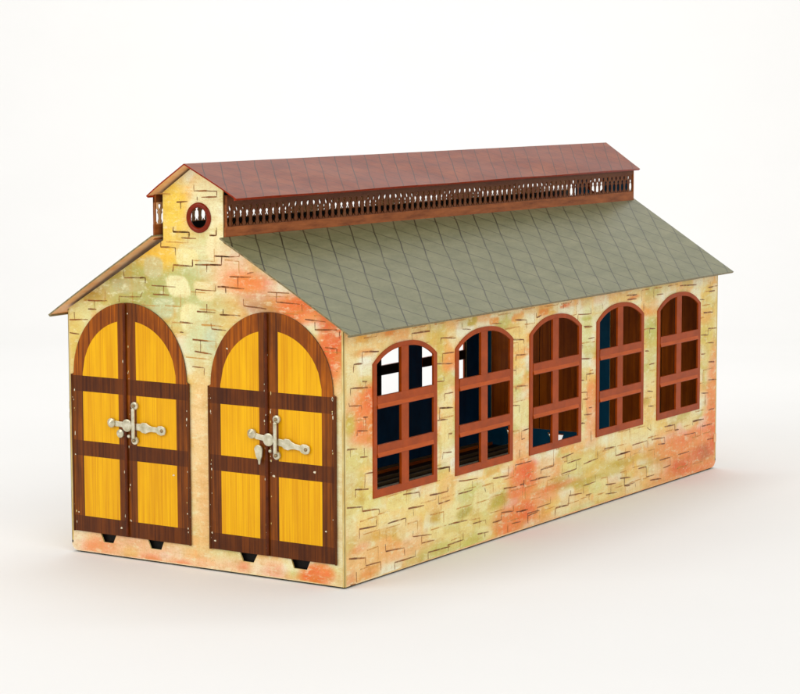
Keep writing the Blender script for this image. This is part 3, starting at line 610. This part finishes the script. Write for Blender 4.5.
CH = {(0, 1): [(-.10, .270, .005), (-.263, .118, .003)], (0, -1): [(-.465, .125, .003), (-.30, .093, .004)],
      (1, 1): [(.403, .325, .006), (.262, .300, .005), (.44, .16, .003)], (1, -1): [(.05, .092, .004), (.035, .10, .003), (.101, .655, .004)]}
for k, c in enumerate(DOORS):
    make_door(F_FRONT, c, 1, .0048, CH[(k, 1)]); make_door(F_FRONT, c, -1, .0060, CH[(k, -1)])
    make_latch(F_FRONT, c, .0065, k)
    make_door(F_REAR, c, 1, .0048); make_door(F_REAR, c, -1, .0060)

for fn, u, v0, v1 in ((F_LEFT, .012, .405, .425), (F_LEFT, .012, .435, .458), (F_RIGHT, L-.012, .098, .128)):
    mb = MB(); mb.box(fn, u-.010, u+.008, v0, v1, .0005, .0040, M_CHIP if fn is F_LEFT else M_UNDER); mb.build('edge_tab', shed, bevel=.0012)
# round window in each lantern gable
def ring_window(fn):
    mb = MB(); n = 36; m_ = 10; vs = []; uv = []
    for i in range(n):
        a = 2*math.pi*i/n
        for j in range(m_):
            t = 2*math.pi*j/m_; R = .0365+.0075*math.cos(t)
            vs.append(fn(.001+R*math.cos(a), 1.026+R*math.sin(a), .0015+.006*math.sin(t))); uv.append((a*.04, t*.01))
    fs = [(i*m_+j, ((i+1) % n)*m_+j, ((i+1) % n)*m_+(j+1) % m_, i*m_+(j+1) % m_) for i in range(n) for j in range(m_)]
    mb.add(vs, fs, M_RING, uv); mb.build('round_window_frame', shed, smooth=True)
ring_window(F_FRONT); ring_window(F_REAR)

# ------------------------------------------------------------------ roofs
def slab(name, A, B, C_, D, top, under, edge, t=.007, nu=48, nv=10, lip=.010):
    """A,B eave (front,rear), D,C_ ridge (front,rear); slightly wavy folded tin, rolled eave lip"""
    A, B, C_, D = map(Vector, (A, B, C_, D))
    nrm = (B-A).cross(D-A).normalized()
    if nrm.z < 0: nrm = -nrm
    sl = (D-A).length
    mb = MB(); top_v = []; bot = []; uv = []
    for j in range(nv+1):
        for i in range(nu+1):
            s, q = i/nu, j/nv
            p = A*(1-s)*(1-q)+B*s*(1-q)+C_*s*q+D*(1-s)*q
            w = .0016*math.sin(s*9+1)*math.sin(q*3)+.0010*math.sin(s*23+q*5)*(1-q)
            p = p+nrm*w
            top_v.append(p+nrm*t*.5); bot.append(p-nrm*t*.5); uv.append((s*(B-A).length+A.y, q*sl))
    W = nu+1
    flip = (B-A).cross(D-A).z < 0
    def q4(i, j): 
        f = (j*W+i, j*W+i+1, (j+1)*W+i+1, (j+1)*W+i); return f[::-1] if flip else f
    F = [q4(i, j) for j in range(nv) for i in range(nu)]
    mb.add(top_v, F, top, uv); mb.add(bot, [f[::-1] for f in F], under, uv)
    n = len(top_v); ring = [i for i in range(W)]+[j*W+nu for j in range(1, nv+1)]+[nv*W+i for i in range(nu-1, -1, -1)]+[j*W for j in range(nv-1, 0, -1)]
    rf = [(a, b, b+n, a+n) for a, b in zip(ring, ring[1:]+ring[:1])]
    mb.add(top_v+bot, rf if not flip else rf, edge, uv+uv)
    o = mb.build(name, shed, smooth=True)
    # rolled lip under the eave
    lp = MB(); n8 = 8; vs = []; uv = []; seg = 40
    for k in range(seg+1):
        p = A.lerp(B, k/seg)-nrm*(t*.5+.002)+(D-A).normalized()*.004
        for i in range(n8):
            a = 2*math.pi*i/n8; vs.append((p.x+.0030*math.cos(a), p.y, p.z+.0030*math.sin(a))); uv.append((p.y, i*.004))
    fs = [(k*n8+i, k*n8+(i+1) % n8, (k+1)*n8+(i+1) % n8, (k+1)*n8+i) for k in range(seg) for i in range(n8)]+[tuple(range(n8)), tuple(seg*n8+i for i in range(n8))]
    lp.add(vs, fs, edge, uv); lp.build('eave_lip', o, smooth=True)
    return o
YF, YR = -.035, L+.035
slab('roof_panel', (.5455, YF, .7195), (.5455, YR, .7195), (.135, YR, .975), (.100, YF, .972), M_SLATE, M_UNDER, M_SLEDGE, t=.0045)
slab('roof_panel', (-.5455, YF, .7195), (-.5455, YR, .7195), (-.125, YR, .972), (-.145, YF, .970), M_SLATE, M_UNDER, M_SLEDGE, t=.0045)
slab('lantern_roof_panel', (.1614, -.037, 1.0846), (.1614, L+.036, 1.0846), (.0185, L+.036, 1.1793), (-.0224, -.037, 1.1793), M_REDSLATE, M_UNDER, M_REDEDGE, t=.004)
slab('lantern_roof_panel', (-.1614, -.037, 1.0846), (-.1614, L+.036, 1.0846), (.0185, L+.036, 1.1793), (-.0224, -.037, 1.1793), M_REDSLATE, M_UNDER, M_REDEDGE, t=.004)

# ------------------------------------------------------------------ pierced lantern sides
def lattice(x0, x1, ya, yb, sgn):
    n = 78; P = (yb-ya)/n
    zb0, zb1, zt1 = .958, 1.001, 1.092
    body = [(-.0034, 1.0470), (-.0080, 1.042), (-.0040, 1.036), (-.0098, 1.031), (-.0112, 1.018), (-.0078, 1.010), (-.0108, 1.0025), (-.0030, 1.006), (0, 1.010),
            (.0030, 1.006), (.0108, 1.0025), (.0078, 1.010), (.0112, 1.018), (.0098, 1.031), (.0040, 1.036), (.0080, 1.042), (.0034, 1.0470)]
    heart = [(0, 1.0435), (.0075, 1.053), (.0080, 1.0590), (.0040, 1.0625), (0, 1.0590), (-.0040, 1.0625), (-.0080, 1.0590), (-.0075, 1.053)]
    b = [(P*.35+x*.88, z) for x, z in body]; h = [(P*.80+x*.70, z) for x, z in heart]
    cell = [(0, zb1), (P, zb1), (P, zt1), (0, zt1)]
    base = MB()
    def fn(u, v, w):
        return (x0+(x1-x0)*(u-ya)/(yb-ya)+sgn*w, u, v)
    idf = lambda u, v, w: (u, v, w)
    cls = lambda u, v: None if (inpoly(u, v, b) or inpoly(u, v, h)) else M_LATT
    sheet(base, idf, [cell, b, h], cls, .0022, .0011, back=(M_LATTB if sgn > 0 else M_UNDER), rim=M_LATT)
    mb = MB(); mb.mats = list(base.mats)
    for k in range(n):
        o = len(mb.v); u0 = ya+k*P
        js = random.uniform(-.0006, .0006)
        mb.v += [fn(u0+p[0], p[1], p[2]+js) for p in base.v]
        for f, q, mi in zip(base.f, base.uv, base.mi):
            mb.f.append([o+i for i in f]); mb.uv.append([(u0+a, c_) for a, c_ in q]); mb.mi.append(mi)
    wall = mb.build('lantern_lattice', shed, keep_normals=(sgn < 0 and False) or False)
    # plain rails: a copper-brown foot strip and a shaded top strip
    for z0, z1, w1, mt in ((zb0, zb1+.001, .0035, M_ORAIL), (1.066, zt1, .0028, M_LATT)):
        r = MB(); seg = 60
        r.box(fn, ya, yb, z0, z1, -.0025, w1, mt); r.box(fn, ya+.06, yb, z0, z1, -.0034, -.0027, M_BLACK)  # black plate added to darken the rail insides like shade
        r.build('lattice_rail', wall)
    for u in (ya+.001, yb-.006):
        pmb = MB(); pmb.box(fn, u, u+.006, zb0, zt1, -.003, .0036, M_ORAIL); pmb.build('lattice_post', wall)
lattice(.0935, .143, -.001, L+.016, 1)
lattice(-.155, -.118, -.012, L+.002, -1)

# ------------------------------------------------------------------ base and floor
mb = MB()
fnz = lambda u, v, w: (u, v, w)
mb.box(fnz, -.480, .4935, .010, L-.022, .0006, .012, M_FLOOR); base = mb.build('floor_plate', shed, bevel=.002)
t_ = MB(); t_.box(fnz, -.47, .485, .014, .019, .013, .10, M_BLACK); t_.build('notch_shade_plate', base)  # added black plate, keeps the front notches dark; not a shed part
g = MB(); g.box(fnz, -.275, .485, .60, L-.03, .0122, .0145, M_GREY); g.build('grey_floor_strip', base)
for xr in (-.472, -.435, -.357, -.300):
    r = MB(); r.box(fnz, xr-.004, xr+.004, .06, L-.03, .0122, .0215, M_RAIL if xr != -.435 else M_BACK); r.build('rail', base)
for xr in (.165, .348):
    r = MB(); r.box(fnz, xr-.004, xr+.004, .06, L-.03, .0122, .0215, M_RAIL); r.build('rail', base)

# ------------------------------------------------------------------ setting: white sweep
def sweep():
    mb = MB(); prof = []
    prof += [(-9.0, 0), (-4.5, 0), (-2, 0), (0, 0), (3, 0), (6, 0)]
    R = 2.5
    for i in range(1, 17):
        a = math.pi/2*i/16; prof.append((6+R*math.sin(a), R-R*math.cos(a)))
    prof += [(8.5, 5), (8.5, 9)]
    # direction of the sweep follows the camera heading
    h = Vector((-.5437, .8393, 0)); rt = Vector((.8393, .5437, 0)); vs = []; uv = []
    K = 21
    for d, z in prof:
        for k in range(K):
            p = h*d+rt*((k-(K-1)/2)*2.6); vs.append((p.x, p.y, z)); uv.append((k*2.6, d+z))
    fs = [(j*K+k, j*K+k+1, (j+1)*K+k+1, (j+1)*K+k) for j in range(len(prof)-1) for k in range(K-1)]
    m, nt, b = mat('white_paper_sweep')
    f = noise(nt, uvmap(nt), 1.1, 3, .5)
    nt.links.new(mix(nt, f, (.825, .826, .818), (.86, .86, .852)), b.inputs['Base Color'])
    b.inputs['Roughness'].default_value = .75; b.inputs['Specular IOR Level'].default_value = .2
    mb.add(vs, fs, m, uv); o = mb.build('backdrop', None, smooth=True)
    o['kind'] = 'structure'
    return o
sweep()

# ------------------------------------------------------------------ light
w = bpy.data.worlds.new('World'); SC.world = w; w.use_nodes = True
w.node_tree.nodes['Background'].inputs[0].default_value = (1, .985, .965, 1)
w.node_tree.nodes['Background'].inputs[1].default_value = WORLD
def area(name, loc, target, sx, sy, e, col=(1, 1, 1)):
    l = bpy.data.lights.new(name, 'AREA'); l.shape = 'RECTANGLE'; l.size = sx*S; l.size_y = sy*S
    l.energy = e; l.color = col
    o = bpy.data.objects.new(name, l); COL.objects.link(o)
    o.location = Vector(loc)*S; d = (Vector(target)-Vector(loc)).normalized()
    o.rotation_euler = d.to_track_quat('-Z', 'Y').to_euler()
    return o
for a in LIGHTS: area(*a)

# ------------------------------------------------------------------ camera
cd = bpy.data.cameras.new('camera'); co = bpy.data.objects.new('camera', cd); COL.objects.link(co)
CP = Vector((4.09614, -5.26542, 1.42273)); yaw, pit, rol = -.5748, .1155, -.0026
yaw = math.atan2(-.54001278, .83373075)
fw = Vector((-.54001278, .83373075, -.11523557)).normalized()
r = fw.cross(Vector((0, 0, 1))).normalized(); u = r.cross(fw)
r2 = r*math.cos(rol)+u*math.sin(rol); u2 = -r*math.sin(rol)+u*math.cos(rol)
mw = Matrix((r2, u2, -fw)).transposed().to_4x4(); mw.translation = CP*S
co.matrix_world = mw
cd.sensor_width = 36; cd.lens = 36*2320.15/800; cd.clip_start = .02; cd.clip_end = 100
SC.camera = co
SC.view_settings.view_transform = 'Standard'; SC.view_settings.look = 'None'
SC.view_settings.exposure = 0; SC.view_settings.gamma = 1
SC.cycles.max_bounces = 8
